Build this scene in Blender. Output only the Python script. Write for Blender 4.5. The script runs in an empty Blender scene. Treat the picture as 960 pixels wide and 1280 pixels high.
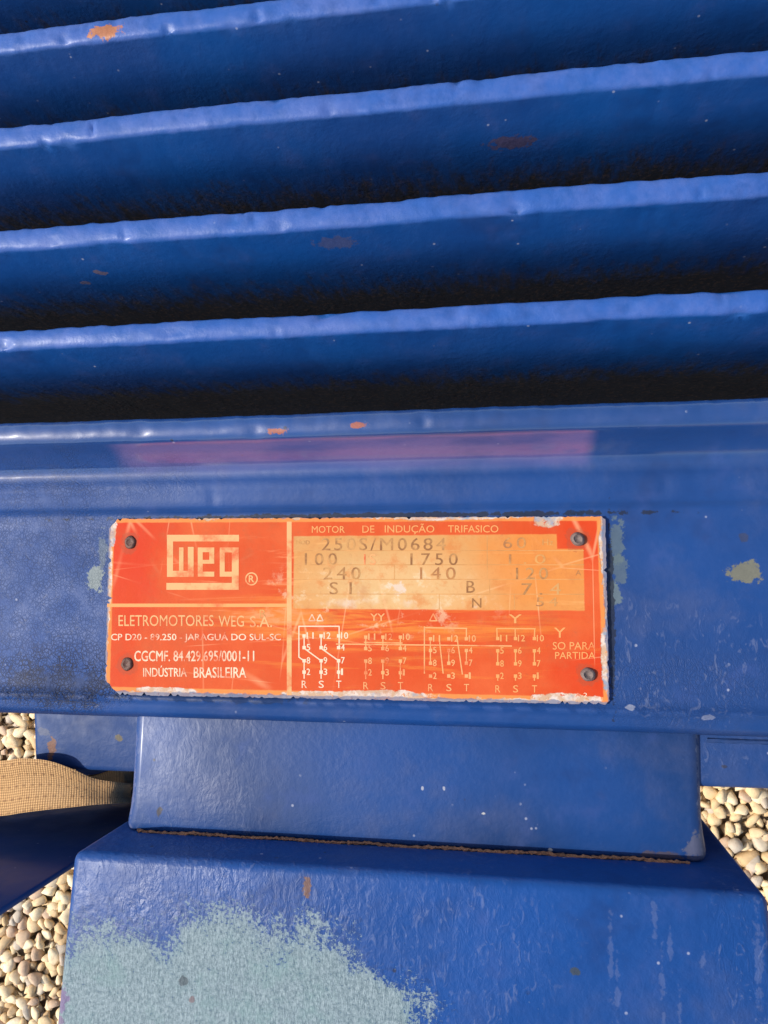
import bpy, bmesh, math, random
import numpy as np
from mathutils import Matrix, Vector

S = bpy.context.scene
COL = S.collection
random.seed(7)
RNG = np.random.default_rng(11)

# ------------------------------------------------------------------ camera
# The motor lies on its back on the gravel: the name plate faces the sky and the
# photographer looks down on it.  x runs along the fins, y towards the fin side, z up.
FPX, CX, CY = 962.0, 480.0, 640.0
ZP = 0.5                       # height of the name-plate face above the motor's middle datum
ZG = -0.06                     # gravel level
CAM = np.array([0.0, 0.0, ZP + 0.238])
_d = np.array([157.0, -86.0, -962.0]); _d /= np.linalg.norm(_d)
_x = np.array([5800.0, 78.0, 962.0]); _x -= _d * (_x @ _d); _x /= np.linalg.norm(_x)
_z = -_d
_y = np.cross(_z, _x)
ROT = np.array([_x, _y, _z])   # rows: world axes seen in camera space; world = ROT @ cam

def P(px, py, z):
    """photo pixel -> point on the horizontal plane z"""
    d = ROT @ np.array([px - CX, CY - py, -FPX])
    return CAM + d * ((z - CAM[2]) / d[2])

def PW(px, py, y):
    """photo pixel -> point on the standing plane y"""
    d = ROT @ np.array([px - CX, CY - py, -FPX])
    return CAM + d * ((y - CAM[1]) / d[1])

cd = bpy.data.cameras.new('camera')
cam = bpy.data.objects.new('camera', cd)
COL.objects.link(cam)
cd.sensor_fit = 'VERTICAL'
cd.sensor_height = 24.0
cd.lens = FPX / 1280.0 * 24.0
cd.clip_start = 0.01
cd.clip_end = 500.0
M = Matrix([list(ROT[0]) + [CAM[0]], list(ROT[1]) + [CAM[1]], list(ROT[2]) + [CAM[2]], [0, 0, 0, 1]])
cam.matrix_world = M
S.camera = cam

# ------------------------------------------------------------------ light
SUN = Vector((-0.68, -0.085, 0.72)).normalized()
elev = math.asin(SUN.z)
w = bpy.data.worlds.new('World')
S.world = w
w.use_nodes = True
wt = w.node_tree
sky = wt.nodes.new('ShaderNodeTexSky')
sky.sky_type = 'NISHITA'
sky.sun_disc = False
sky.sun_elevation = elev
sky.sun_rotation = math.atan2(SUN.x, SUN.y)
sky.air_density = 1.0
sky.dust_density = 1.8
bg = wt.nodes['Background']
bg.inputs[1].default_value = 0.15
wt.links.new(sky.outputs[0], bg.inputs[0])
ld = bpy.data.lights.new('sun', 'SUN')
ld.energy = 3.3
ld.angle = math.radians(0.53)
ld.color = (1.0, 0.95, 0.87)
lo = bpy.data.objects.new('sun', ld)
COL.objects.link(lo)
lo.rotation_euler = SUN.to_track_quat('Z', 'Y').to_euler()
lo.location = SUN * 5
S.render.engine = 'CYCLES'
S.cycles.max_bounces = 4
S.cycles.diffuse_bounces = 2
S.cycles.glossy_bounces = 2
S.cycles.transmission_bounces = 0
S.cycles.caustics_reflective = False
S.view_settings.view_transform = 'Standard'
S.view_settings.look = 'None'
S.view_settings.exposure = 0.42
S.view_settings.gamma = 1.0
S.view_settings.use_curve_mapping = False

# ------------------------------------------------------------------ node helpers
def srgb(r, g, b, k=1.0):
    def c(v):
        v /= 255.0
        return (v / 12.92 if v <= 0.04045 else ((v + 0.055) / 1.055) ** 2.4) * k
    return (c(r), c(g), c(b), 1.0)

class G:
    def __init__(self, name):
        self.m = bpy.data.materials.new(name)
        self.m.use_nodes = True
        self.t = self.m.node_tree
        self.b = self.t.nodes['Principled BSDF']
        tc = self.t.nodes.new('ShaderNodeTexCoord')
        self.co = tc.outputs['Object']
        self.memo = {}
    def put(self, sock, v):
        if isinstance(v, bpy.types.NodeSocket):
            self.t.links.new(v, sock)
        elif v is not None:
            sock.default_value = v
    def math(self, op, a, b=None, c=None, clamp=False):
        n = self.t.nodes.new('ShaderNodeMath'); n.operation = op; n.use_clamp = clamp
        for i, v in enumerate((a, b, c)):
            if v is not None: self.put(n.inputs[i], v)
        return n.outputs[0]
    def vec(self, op, a, b=None):
        n = self.t.nodes.new('ShaderNodeVectorMath'); n.operation = op
        self.put(n.inputs[0], a)
        if b is not None: self.put(n.inputs[1], b)
        return n.outputs['Value'] if op == 'LENGTH' else n.outputs[0]
    def scale(self, sx, sy, sz, co=None):
        return self.vec('MULTIPLY', co or self.co, (sx, sy, sz))
    def noise(self, scale, detail=3.0, rough=0.55, co=None, dist=0.0):
        key = ('n', scale, detail, rough, dist)
        if co is None and key in self.memo: return self.memo[key]
        n = self.t.nodes.new('ShaderNodeTexNoise')
        if co is None: self.memo[key] = n.outputs[0]
        self.put(n.inputs['Vector'], co or self.co)
        n.inputs['Scale'].default_value = scale
        n.inputs['Detail'].default_value = detail
        n.inputs['Roughness'].default_value = rough
        n.inputs['Distortion'].default_value = dist
        return n.outputs[0]
    def voro(self, scale, feature='F1', co=None, rnd=1.0):
        key = ('v', scale, feature, rnd)
        if co is None and key in self.memo: return self.memo[key]
        n = self.t.nodes.new('ShaderNodeTexVoronoi'); n.feature = feature
        if co is None: self.memo[key] = n.outputs
        self.put(n.inputs['Vector'], co or self.co)
        n.inputs['Scale'].default_value = scale
        n.inputs['Randomness'].default_value = rnd
        return n.outputs
    def step(self, v, a, b, to0=0.0, to1=1.0, smooth=True):
        n = self.t.nodes.new('ShaderNodeMapRange')
        n.interpolation_type = 'SMOOTHSTEP' if smooth else 'LINEAR'
        n.clamp = True
        self.put(n.inputs[0], v)
        n.inputs[1].default_value = a; n.inputs[2].default_value = b
        n.inputs[3].default_value = to0; n.inputs[4].default_value = to1
        return n.outputs[0]
    def mix(self, f, a, b, mode='MIX'):
        n = self.t.nodes.new('ShaderNodeMix'); n.data_type = 'RGBA'; n.blend_type = mode
        self.put(n.inputs[0], f); self.put(n.inputs[6], a); self.put(n.inputs[7], b)
        return n.outputs[2]
    def bump(self, h, strength, dist, normal=None):
        n = self.t.nodes.new('ShaderNodeBump')
        n.inputs['Strength'].default_value = strength
        n.inputs['Distance'].default_value = dist
        self.put(n.inputs['Height'], h)
        if normal is not None: self.t.links.new(normal, n.inputs['Normal'])
        return n.outputs[0]
    def xyz(self):
        n = self.t.nodes.new('ShaderNodeSeparateXYZ')
        self.t.links.new(self.co, n.inputs[0])
        return n.outputs
    def blob(self, px, py, rx, ry, z, nz=None, amp=0.8, soft=0.12, wall=None, co=None):
        """soft ellipse round a photo pixel on plane z; nz roughens its outline"""
        k = (CAM[2] - z) / FPX
        if wall is None:
            c = P(px, py, z); q = (1 / (rx * k), 1 / (ry * k), 0.0)
        else:                                   # on a standing face y = wall
            c = PW(px, py, wall); q = (1 / (rx * k), 0.0, 1 / (ry * k * 2.2))
        v = self.vec('SUBTRACT', co or self.co, tuple(c))
        v = self.vec('MULTIPLY', v, q)
        d = self.vec('LENGTH', v)
        if nz is not None:
            d = self.math('ADD', d, self.math('MULTIPLY', self.math('SUBTRACT', nz, 0.5), amp * 2))
        return self.step(d, 1 + soft, 1 - soft)
    def out(self, color=None, rough=None, normal=None, **kw):
        self.put(self.b.inputs['Base Color'], color)
        self.put(self.b.inputs['Roughness'], rough)
        self.put(self.b.inputs['Normal'], normal)
        for k, v in kw.items():
            self.put(self.b.inputs[k.replace('_', ' ')], v)
        return self.m

BLUE = (0.008, 0.042, 0.158, 1)
BLUE2 = (0.008, 0.052, 0.200, 1)
RUST = (0.30, 0.085, 0.03, 1)
PRIMER = (0.20, 0.30, 0.31, 1)
PALE = (0.42, 0.43, 0.50, 1)

def paint(name, feats=(), crack=(), peel=0.35, wrinkle=(), rough=0.30, tint=None, primer=None, lines=(), peelscale=520, coat=0.12, spec=0.4, dullness=1.0, plate_reflection=False):
    """weathered enamel on cast iron.  feats: (px,py,rx,ry,z,colour,amount)"""
    g = G(name)
    big = g.noise(14, 1)
    mid = g.noise(90, 3, 0.6)
    fine = g.noise(peelscale, 2, 0.6)
    col = g.mix(g.step(big, 0.35, 0.65), tint or BLUE, BLUE2)
    col = g.mix(g.math('MULTIPLY', g.step(mid, 0.55, 0.78), 0.35), col, (0.035, 0.070, 0.23, 1))
    dull = g.noise(32, 4, 0.7)
    col = g.mix(g.math('MULTIPLY', g.step(dull, 0.48, 0.72), 0.30 * dullness), col, (0.070, 0.085, 0.165, 1))
    col = g.mix(g.math('MULTIPLY', g.step(dull, 0.46, 0.28), 0.35), col, (0.008, 0.022, 0.09, 1))
    # dusty flecks
    v = g.voro(170)
    fl = g.math('MULTIPLY', g.step(v[0], 0.10, 0.04), g.step(mid, 0.50, 0.60))
    col = g.mix(g.math('MULTIPLY', fl, 0.55), col, PALE)
    v2 = g.voro(70)
    fl2 = g.math('MULTIPLY', g.step(v2[0], 0.055, 0.03), g.step(big, 0.50, 0.56))
    col = g.mix(g.math('MULTIPLY', fl2, 0.8), col, (0.02, 0.02, 0.035, 1))
    h = g.math('MULTIPLY', fine, g.step(dull, 0.3, 0.7, 0.35, 1.5))
    h = g.math('ADD', h, g.math('MULTIPLY', mid, 0.9))
    r = g.step(mid, 0.3, 0.75, rough + 0.06, rough + 0.24)
    h = g.math('MULTIPLY', h, peel)
    if plate_reflection:                                   # plate's reflection painted on the ledge as a pinkish strip
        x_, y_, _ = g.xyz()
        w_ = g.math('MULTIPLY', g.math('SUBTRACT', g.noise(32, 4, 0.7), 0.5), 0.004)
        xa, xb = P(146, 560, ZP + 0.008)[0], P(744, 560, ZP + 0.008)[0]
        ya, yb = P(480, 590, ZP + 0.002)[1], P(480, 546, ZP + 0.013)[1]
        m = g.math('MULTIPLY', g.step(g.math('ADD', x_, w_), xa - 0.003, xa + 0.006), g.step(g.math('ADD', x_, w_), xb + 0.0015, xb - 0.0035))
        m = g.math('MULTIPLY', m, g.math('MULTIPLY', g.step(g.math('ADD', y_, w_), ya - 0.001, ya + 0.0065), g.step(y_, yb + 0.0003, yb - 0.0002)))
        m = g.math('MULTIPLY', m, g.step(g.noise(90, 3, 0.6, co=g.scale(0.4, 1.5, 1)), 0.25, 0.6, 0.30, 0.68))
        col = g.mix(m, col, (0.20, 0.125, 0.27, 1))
    # crackled enamel
    for (px, py, rx, ry, z, amt) in crack:
        m = g.blob(px, py, rx, ry, z, g.noise(45, 3), 0.7, 0.5)
        e = g.voro(900, 'DISTANCE_TO_EDGE')[0]
        e2 = g.voro(430, 'DISTANCE_TO_EDGE')[0]
        ln = g.math('MAXIMUM', g.math('MULTIPLY', g.step(e, 0.12, 0.02), 0.8), g.step(e2, 0.06, 0.01))
        ln = g.math('MULTIPLY', ln, g.step(g.noise(160, 3), *((0.30, 0.52) if amt > 0.9 else (0.22, 0.62))))
        ln = g.math('MULTIPLY', ln, m)
        col = g.mix(g.math('MULTIPLY', ln, amt), col, (0.006, 0.009, 0.03, 1))
        h = g.math('SUBTRACT', h, g.math('MULTIPLY', ln, 0.8 * amt))
        r = g.math('ADD', r, g.math('MULTIPLY', m, 0.1))
    # wrinkled runs in the paint
    for (px, py, rx, ry, z, amt) in wrinkle:
        m = g.blob(px, py, rx, ry, z, g.noise(60, 3), 0.6, 0.4)
        wr = g.noise(420, 4, 0.65, co=g.scale(1.0, 0.45, 1.0), dist=1.2)
        h = g.math('ADD', h, g.math('MULTIPLY', g.math('MULTIPLY', wr, m), amt))
        col = g.mix(g.math('MULTIPLY', g.math('MULTIPLY', g.step(wr, 0.56, 0.68), m), 0.12), col, PALE)
    # thin pale scuffs: (px,py,rx,ry,z)
    for (px, py, rx, ry, z) in lines:
        m = g.blob(px, py, rx, ry, z, g.noise(380, 4, 0.65), 3.8, 0.5)
        col = g.mix(g.math('MULTIPLY', m, 0.08), col, PALE)
    if primer:
        nf = g.noise(1250, 3, 0.7)
        sf = None
        for (px, py, rx, ry, z, amp) in primer:
            m = g.blob(px, py, rx, ry, z, g.noise(75, 5, 0.7), amp, 0.45)
            sf = m if sf is None else g.math('MAXIMUM', sf, m)
        tot = g.math('MULTIPLY', g.step(sf, 0.2, 1.0, 0.62, 0.95), g.step(g.math('ADD', sf, g.math('MULTIPLY', g.math('SUBTRACT', nf, 0.5), 2.2)), 0.40, 0.70))
        rim = g.math('MULTIPLY', g.step(g.math('ADD', sf, g.math('MULTIPLY', g.math('SUBTRACT', g.noise(520, 3, 0.7), 0.5), 2.6)), 0.20, 0.42), g.step(sf, 0.0, 0.10))
        col = g.mix(g.math('MULTIPLY', rim, 0.4), col, (0.012, 0.035, 0.12, 1))
        pc = g.mix(g.step(nf, 0.30, 0.70), (0.12, 0.17, 0.18, 1), (0.25, 0.31, 0.32, 1))
        pc = g.mix(g.math('MULTIPLY', g.step(g.noise(75, 5, 0.7), 0.45, 0.7), 0.5), pc, (0.15, 0.25, 0.23, 1))
        # dark ring of lifted paint round the primer
        col = g.mix(tot, col, pc)
        r = g.math('ADD', r, g.math('MULTIPLY', tot, 0.3))
        h = g.math('ADD', h, g.math('MULTIPLY', tot, g.math('SUBTRACT', g.math('MULTIPLY', g.noise(900, 3, 0.7, co=g.scale(1.3, 0.55, 1)), 1.8), 0.9)))
    for ft in feats:
        (px, py, rx, ry, z, c, amt) = ft[:7]
        wall = ft[7] if len(ft) > 7 else None
        m = g.blob(px, py, rx, ry, z, g.noise(380, 4, 0.65), 1.5, 0.16, wall)
        col = g.mix(g.math('MULTIPLY', m, amt), col, g.mix(g.noise(380, 4, 0.65), c, tuple([q * 0.55 for q in c[:3]] + [1])))
    nrm = g.bump(h, 0.42, 0.0009)
    m = g.out(col, r, nrm, Specular_IOR_Level=spec)
    g.b.inputs['Coat Weight'].default_value = coat
    g.b.inputs['Coat Roughness'].default_value = 0.2
    if coat > 0.5:                              # glossy under the ledge, chalked on the open flat
        yc = P(480, 592, ZP)[1]
        g.put(g.b.inputs['Coat Weight'], g.step(g.xyz()[1], yc - 0.002, yc + 0.001, 0.06, coat))
        g.b.inputs['Coat IOR'].default_value = 1.9
        g.b.inputs['Coat Roughness'].default_value = 0.12
    return m

# ------------------------------------------------------------------ mesh helpers
ROOT_LOC = Vector((0.0, 0.0, ZG))
def link(name, me, mat, parent=None, root=ROOT_LOC):
    o = bpy.data.objects.new(name, me)
    COL.objects.link(o)
    if mat: me.materials.append(mat)
    if parent is not None:
        o.parent = parent
        if parent.parent is None: o.location = -root      # meshes stay in world coordinates
    return o

def smooth(me, angle=40):
    for p in me.polygons: p.use_smooth = True
    try: me.set_sharp_from_angle(angle=math.radians(angle))
    except Exception: pass

def mesh(name, v, f):
    me = bpy.data.meshes.new(name)
    me.from_pydata([tuple(map(float, q)) for q in v], [], f)
    me.update()
    return me

def wob1(x, scales, seed):
    r = np.random.default_rng(seed)
    o = np.zeros_like(x)
    for L, a in scales:
        for _ in range(3):
            o += a / 3 * np.sin(x * (2 * math.pi / L) * r.uniform(0.7, 1.4) + r.uniform(0, 6.28))
    return o

XS = np.concatenate([np.linspace(-0.40, -0.21, 24), np.arange(-0.208, 0.112, 0.0011), np.linspace(0.113, 0.40, 36)])

def sweep(name, prof, xs, seed=0, dents=85, dent=0.0014):
    """prof: (y, z, rough) points; swept along x.  rough = how far casting wobble moves the point"""
    r = np.random.default_rng(seed)
    nx, n = len(xs), len(prof)
    V = np.zeros((nx, n, 3))
    lowy = wob1(xs, [(0.16, 0.00022), (0.05, 0.00012)], seed + 1)
    lowz = wob1(xs, [(0.12, 0.00025), (0.03, 0.00012)], seed + 2)
    dd = np.zeros((nx, n))
    for _ in range(dents):
        c = r.uniform(-0.21, 0.12); wd = r.uniform(0.0006, 0.0034); k = r.integers(0, n)
        a = r.uniform(-1.0, 0.35) * dent
        dd += a * np.exp(-((xs[:, None] - c) / wd) ** 2) * np.exp(-((np.arange(n)[None] - k) / 1.1) ** 2)
    for j, (y, z, q) in enumerate(prof):
        V[:, j, 0] = xs
        ind = wob1(xs, [(0.012, 0.00012), (0.005, 0.00008)], seed * 31 + j)
        V[:, j, 1] = y + q * (lowy + ind)
        V[:, j, 2] = z + q * (lowz + ind + dd[:, j])
    v = V.reshape(-1, 3)
    f = []
    for i in range(nx - 1):
        for j in range(n - 1):
            a = i * n + j
            f.append((a, a + n, a + n + 1, a + 1))
    f.append(tuple(range(n)))
    f.append(tuple(reversed(range((nx - 1) * n, nx * n))))
    for i in range(nx - 1):                                   # back
        f.append((i * n + n - 1, (i + 1) * n + n - 1, (i + 1) * n, i * n))
    me = mesh(name, v, f)
    smooth(me, 60)
    return me

def prism(name, poly, z0, z1, bev=0.002, seg=3):
    """poly: xy points (counter-clockwise), from z0 up to z1, bevelled"""
    bm = bmesh.new()
    lo_ = [bm.verts.new((p[0], p[1], z0)) for p in poly]
    hi_ = [bm.verts.new((p[0], p[1], z1)) for p in poly]
    n = len(poly)
    bm.faces.new(hi_); bm.faces.new(list(reversed(lo_)))
    for i in range(n):
        bm.faces.new((lo_[i], lo_[(i + 1) % n], hi_[(i + 1) % n], hi_[i]))
    bmesh.ops.recalc_face_normals(bm, faces=bm.faces)
    if bev:
        bmesh.ops.bevel(bm, geom=list(bm.edges), offset=bev, segments=seg, profile=0.5, affect='EDGES')
    me = bpy.data.meshes.new(name)
    bm.to_mesh(me); bm.free()
    smooth(me, 35)
    return me

def tube(name, pts, rad, seg=8, seed=1, amp=0.3):
    r = np.random.default_rng(seed)
    pts = np.array(pts, float); n = len(pts)
    T = np.gradient(pts, axis=0); T /= np.linalg.norm(T, axis=1)[:, None]
    up = np.array([0, 0, 1.0])
    A = np.cross(T, up); A /= np.linalg.norm(A, axis=1)[:, None]; B = np.cross(A, T)
    v, f = [], []
    for i in range(n):
        for k in range(seg):
            a = 2 * math.pi * k / seg
            q = rad * (1 + amp * r.normal())
            v.append(pts[i] + A[i] * math.cos(a) * q + B[i] * math.sin(a) * q)
    for i in range(n - 1):
        for k in range(seg):
            f.append((i * seg + k, i * seg + (k + 1) % seg, (i + 1) * seg + (k + 1) % seg, (i + 1) * seg + k))
    f.append(tuple(reversed(range(seg)))); f.append(tuple(range((n - 1) * seg, n * seg)))
    me = mesh(name, v, f); smooth(me, 70)
    return me

def pxpoly(pts, z):
    return [tuple(P(a, b, z)[:2]) for a, b in reversed(pts)]     # photo order clockwise -> ccw in world

# ------------------------------------------------------------------ the ground
gs = G('soil')
sv = gs.voro(70, co=gs.co)
sc_ = gs.mix(gs.noise(60, 4), (0.16, 0.10, 0.06, 1), (0.34, 0.24, 0.15, 1))
sc_ = gs.mix(gs.step(sv[0], 0.55, 0.25), sc_, (0.52, 0.42, 0.28, 1))
soil = gs.out(sc_, 0.9, gs.bump(gs.math('MULTIPLY', sv[0], -1.0), 0.8, 0.01))
gm = mesh('ground', [(-60, -60, ZG - 0.012), (60, -60, ZG - 0.012), (60, 60, ZG - 0.012), (-60, 60, ZG - 0.012)], [(0, 1, 2, 3)])
go = link('ground', gm, soil)
go['kind'] = 'structure'

def ico(sub):
    bm = bmesh.new()
    bmesh.ops.create_icosphere(bm, subdivisions=sub, radius=1.0)
    v = np.array([q.co[:] for q in bm.verts]); f = np.array([[x.index for x in q.verts] for q in bm.faces])
    bm.free()
    return v, f

def stones(cells, sub, rng):
    """rounded crushed stones: a sphere cut by soft random planes"""
    V0, F0 = ico(sub)
    n = len(cells)
    K = 13
    nr = rng.normal(size=(n, K, 3)); nr /= np.linalg.norm(nr, axis=2, keepdims=True)
    hh = rng.uniform(0.48, 0.95, size=(n, K))
    dots = np.einsum('nkc,vc->nkv', nr, V0)
    inv = np.maximum(dots, 0.02) / hh[:, :, None]
    p = 26.0
    rad = 1.0 / (np.sum(inv ** p, axis=1) + 0.75 ** p) ** (1 / p)
    pts = V0[None] * rad[:, :, None]
    st = np.stack([rng.uniform(0.8, 1.35, n), rng.uniform(0.65, 1.0, n), rng.uniform(0.55, 0.85, n)], 1)
    pts = pts * st[:, None, :]
    a, b, c = rng.uniform(0, 6.28, n), rng.normal(0, 0.35, n), rng.normal(0, 0.35, n)
    ca, sa, cb, sb, cc, s2 = np.cos(a), np.sin(a), np.cos(b), np.sin(b), np.cos(c), np.sin(c)
    Z = np.zeros(n); O = np.ones(n)
    Ra = np.stack([np.stack([ca, -sa, Z], 1), np.stack([sa, ca, Z], 1), np.stack([Z, Z, O], 1)], 1)
    Rb = np.stack([np.stack([O, Z, Z], 1), np.stack([Z, cb, -sb], 1), np.stack([Z, sb, cb], 1)], 1)
    Rc = np.stack([np.stack([cc, Z, s2], 1), np.stack([Z, O, Z], 1), np.stack([-s2, Z, cc], 1)], 1)
    R = Ra @ Rb @ Rc
    pts = np.einsum('nij,nvj->nvi', R, pts) * cells[:, 3][:, None, None] + cells[:, None, :3]
    F = F0[None] + (np.arange(n) * len(V0))[:, None, None]
    tint = np.repeat(rng.uniform(0, 1, n), len(V0))
    return pts.reshape(-1, 3), F.reshape(-1, 3), tint

def grid(x0, x1, y0, y1, step, rng, z, r0, r1):
    xs = np.arange(x0, x1, step); ys = np.arange(y0, y1, step)
    gx, gy = np.meshgrid(xs, ys)
    gx = gx + (np.arange(len(ys)) % 2)[:, None] * step / 2
    n = gx.size
    q = np.stack([gx.ravel() + rng.normal(0, step * 0.2, n), gy.ravel() + rng.normal(0, step * 0.2, n),
                  z + rng.normal(0, 0.0014, n), rng.uniform(r0, r1, n)], 1)
    return q

def inside(q): return (q[:, 0] > -0.66) & (q[:, 0] < 0.42) & (q[:, 1] > -0.55) & (q[:, 1] < -0.08)
top = grid(-0.66, 0.42, -0.55, -0.08, 0.0112, RNG, ZG, 0.0055, 0.0110)
und = grid(-0.66, 0.42, -0.55, -0.08, 0.0118, RNG, ZG - 0.0050, 0.006, 0.0095)
far = grid(-0.90, 0.70, -0.80, 0.50, 0.0150, RNG, ZG, 0.008, 0.0135)
far = far[~inside(far)]
vs, fs, ts, off = [], [], [], 0
for cells, sub in ((top, 3), (far, 1), (und, 1)):
    for k in range(0, len(cells), 1500):
        v_, f_, t_ = stones(cells[k:k + 1500], sub if sub < 3 else 2, RNG)
        vs.append(v_); fs.append(f_ + off); ts.append(t_); off += len(v_)
vs, fs, ts = np.concatenate(vs), np.concatenate(fs), np.concatenate(ts)
sm = bpy.data.meshes.new('gravel')
sm.vertices.add(len(vs)); sm.vertices.foreach_set('co', vs.astype(np.float32).ravel())
sm.loops.add(fs.size); sm.loops.foreach_set('vertex_index', fs.astype(np.int32).ravel())
sm.polygons.add(len(fs)); sm.polygons.foreach_set('loop_start', np.arange(0, fs.size, 3, dtype=np.int32))
sm.polygons.foreach_set('use_smooth', np.ones(len(fs), dtype=bool))
at = sm.attributes.new('tint', 'FLOAT', 'POINT'); at.data.foreach_set('value', ts.astype(np.float32))
sm.update(calc_edges=True); sm.validate()
gg = G('limestone_gravel')
an = gg.t.nodes.new('ShaderNodeAttribute'); an.attribute_name = 'tint'
tv = an.outputs['Fac']
c_ = gg.mix(gg.step(tv, 0.0, 0.5, smooth=False), (0.62, 0.42, 0.21, 1), (0.80, 0.60, 0.34, 1))
c_ = gg.mix(gg.step(tv, 0.5, 1.0, smooth=False), c_, (0.86, 0.72, 0.48, 1))
c_ = gg.mix(gg.step(gg.math('FRACT', gg.math('MULTIPLY', tv, 17.0)), 0.80, 0.86), c_, (0.62, 0.43, 0.28, 1))
c_ = gg.mix(gg.step(gg.math('FRACT', gg.math('MULTIPLY', tv, 29.0)), 0.86, 0.90), c_, (0.50, 0.42, 0.32, 1))
c_ = gg.mix(gg.math('MULTIPLY', gg.step(gg.noise(140, 4, 0.6), 0.5, 0.75), 0.45), c_, (0.36, 0.20, 0.11, 1))
gravel_mat = gg.out(c_, 0.75, gg.bump(gg.noise(700, 4, 0.65), 0.35, 0.0012))
gv = link('gravel', sm, gravel_mat)
gv['kind'] = 'stuff'; gv['label'] = 'pale cream and tan crushed gravel covering the ground'; gv['category'] = 'gravel'

# ------------------------------------------------------------------ the motor
motor = bpy.data.objects.new('electric_motor', None)
COL.objects.link(motor)
motor.location = ROOT_LOC
motor['label'] = 'blue painted cast iron electric motor with cooling fins and an orange name plate'
motor['category'] = 'motor'

AY, AZ, RC = 0.12, 0.23, 0.188           # axis and core radius
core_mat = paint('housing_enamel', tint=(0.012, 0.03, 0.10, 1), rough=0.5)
cv, cf = [], []
NS = 72
rings = [(-0.40, 0.0), (-0.40, 0.17), (-0.375, 0.182), (-0.36, RC), (0.36, RC), (0.375, 0.182), (0.40, 0.17), (0.40, 0.0)]
for (x, r) in rings:
    for k in range(NS):
        a = 2 * math.pi * k / NS
        cv.append((x, AY + r * math.cos(a), AZ + r * math.sin(a)))
for i in range(len(rings) - 1):
    for k in range(NS):
        cf.append((i * NS + k, i * NS + (k + 1) % NS, (i + 1) * NS + (k + 1) % NS, (i + 1) * NS + k))
cme = mesh('housing', cv, cf); smooth(cme, 35)
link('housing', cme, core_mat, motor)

def yat(py, z, px=480):
    return P(px, py, z)[1]

Z_TIP = ZP + 0.0125
def core_z(y):
    t = RC ** 2 - (y - AY) ** 2
    return AZ + math.sqrt(max(t, 1e-6))

YW = [P(480, b, Z_TIP)[1] - 0.003 for b in (14, 144, 285, 419)]
fin_feats = [
    [(132, 40, 24, 9, Z_TIP, RUST, 0.95)],
    [(640, 178, 30, 5, Z_TIP - 0.02, (0.12, 0.06, 0.04, 1), 0.6, YW[1])],
    [(125, 343, 8, 2.4, Z_TIP - 0.01, (0.22, 0.15, 0.14, 1), 0.7, YW[2]), (108, 352, 7, 2, Z_TIP - 0.01, (0.22, 0.15, 0.14, 1), 0.6, YW[2]),
     (420, 313, 25, 4, Z_TIP - 0.015, (0.15, 0.10, 0.08, 1), 0.35, YW[2])],
    [(712, 471, 7, 2, Z_TIP - 0.03, (0.2, 0.14, 0.1, 1), 0.5, YW[3])],
    [], []]
# top and bottom of each bright fin tip at x = 480 in the photo (upper ones run out of the frame)
tips = [(-20, 10, Z_TIP), (108, 139, Z_TIP), (249, 280, Z_TIP), (386, 415, Z_TIP), (-158, -124, Z_TIP - 0.002), (-300, -266, Z_TIP - 0.008)]
def fin_material(i):
    m = paint('fin_enamel', feats=fin_feats[i], peel=0.30, rough=0.36, spec=0.40, coat=0.05, dullness=0.25, tint=(0.005, 0.066, 0.245, 1))
    # brown grime and rust crumbs, plus groove shade painted down the fin wall
    t = m.node_tree; g = G.__new__(G); g.m = m; g.t = t; g.b = t.nodes['Principled BSDF']; g.memo = {}
    g.co = [n for n in t.nodes if n.type == 'TEX_COORD'][0].outputs['Object']
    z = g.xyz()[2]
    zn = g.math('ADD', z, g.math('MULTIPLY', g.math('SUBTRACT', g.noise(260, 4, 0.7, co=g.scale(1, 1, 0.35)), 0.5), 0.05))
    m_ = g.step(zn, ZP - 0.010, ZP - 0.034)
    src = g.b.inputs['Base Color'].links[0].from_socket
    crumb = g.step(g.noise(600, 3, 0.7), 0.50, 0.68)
    grime_shade = g.mix(crumb, (0.006, 0.006, 0.007, 1), (0.06, 0.033, 0.018, 1))
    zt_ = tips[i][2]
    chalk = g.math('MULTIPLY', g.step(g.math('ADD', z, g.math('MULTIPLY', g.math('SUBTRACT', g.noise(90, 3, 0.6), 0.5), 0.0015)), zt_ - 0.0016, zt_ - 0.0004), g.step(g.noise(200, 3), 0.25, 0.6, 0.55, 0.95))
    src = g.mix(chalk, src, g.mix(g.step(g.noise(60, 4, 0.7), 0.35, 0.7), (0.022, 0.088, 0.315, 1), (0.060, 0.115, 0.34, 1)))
    for ft in fin_feats[i]:
        if len(ft) == 7:
            src = g.mix(g.blob(*ft[:5], g.noise(380, 4, 0.65), 1.5, 0.16), src, g.mix(g.noise(380, 4, 0.65), (0.50, 0.20, 0.09, 1), (0.22, 0.07, 0.03, 1)))
    t.links.new(g.mix(g.math('MULTIPLY', m_, 0.93), src, grime_shade), g.b.inputs['Base Color'])
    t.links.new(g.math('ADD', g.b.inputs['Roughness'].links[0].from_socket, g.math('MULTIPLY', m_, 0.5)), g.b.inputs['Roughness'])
    return m

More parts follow.
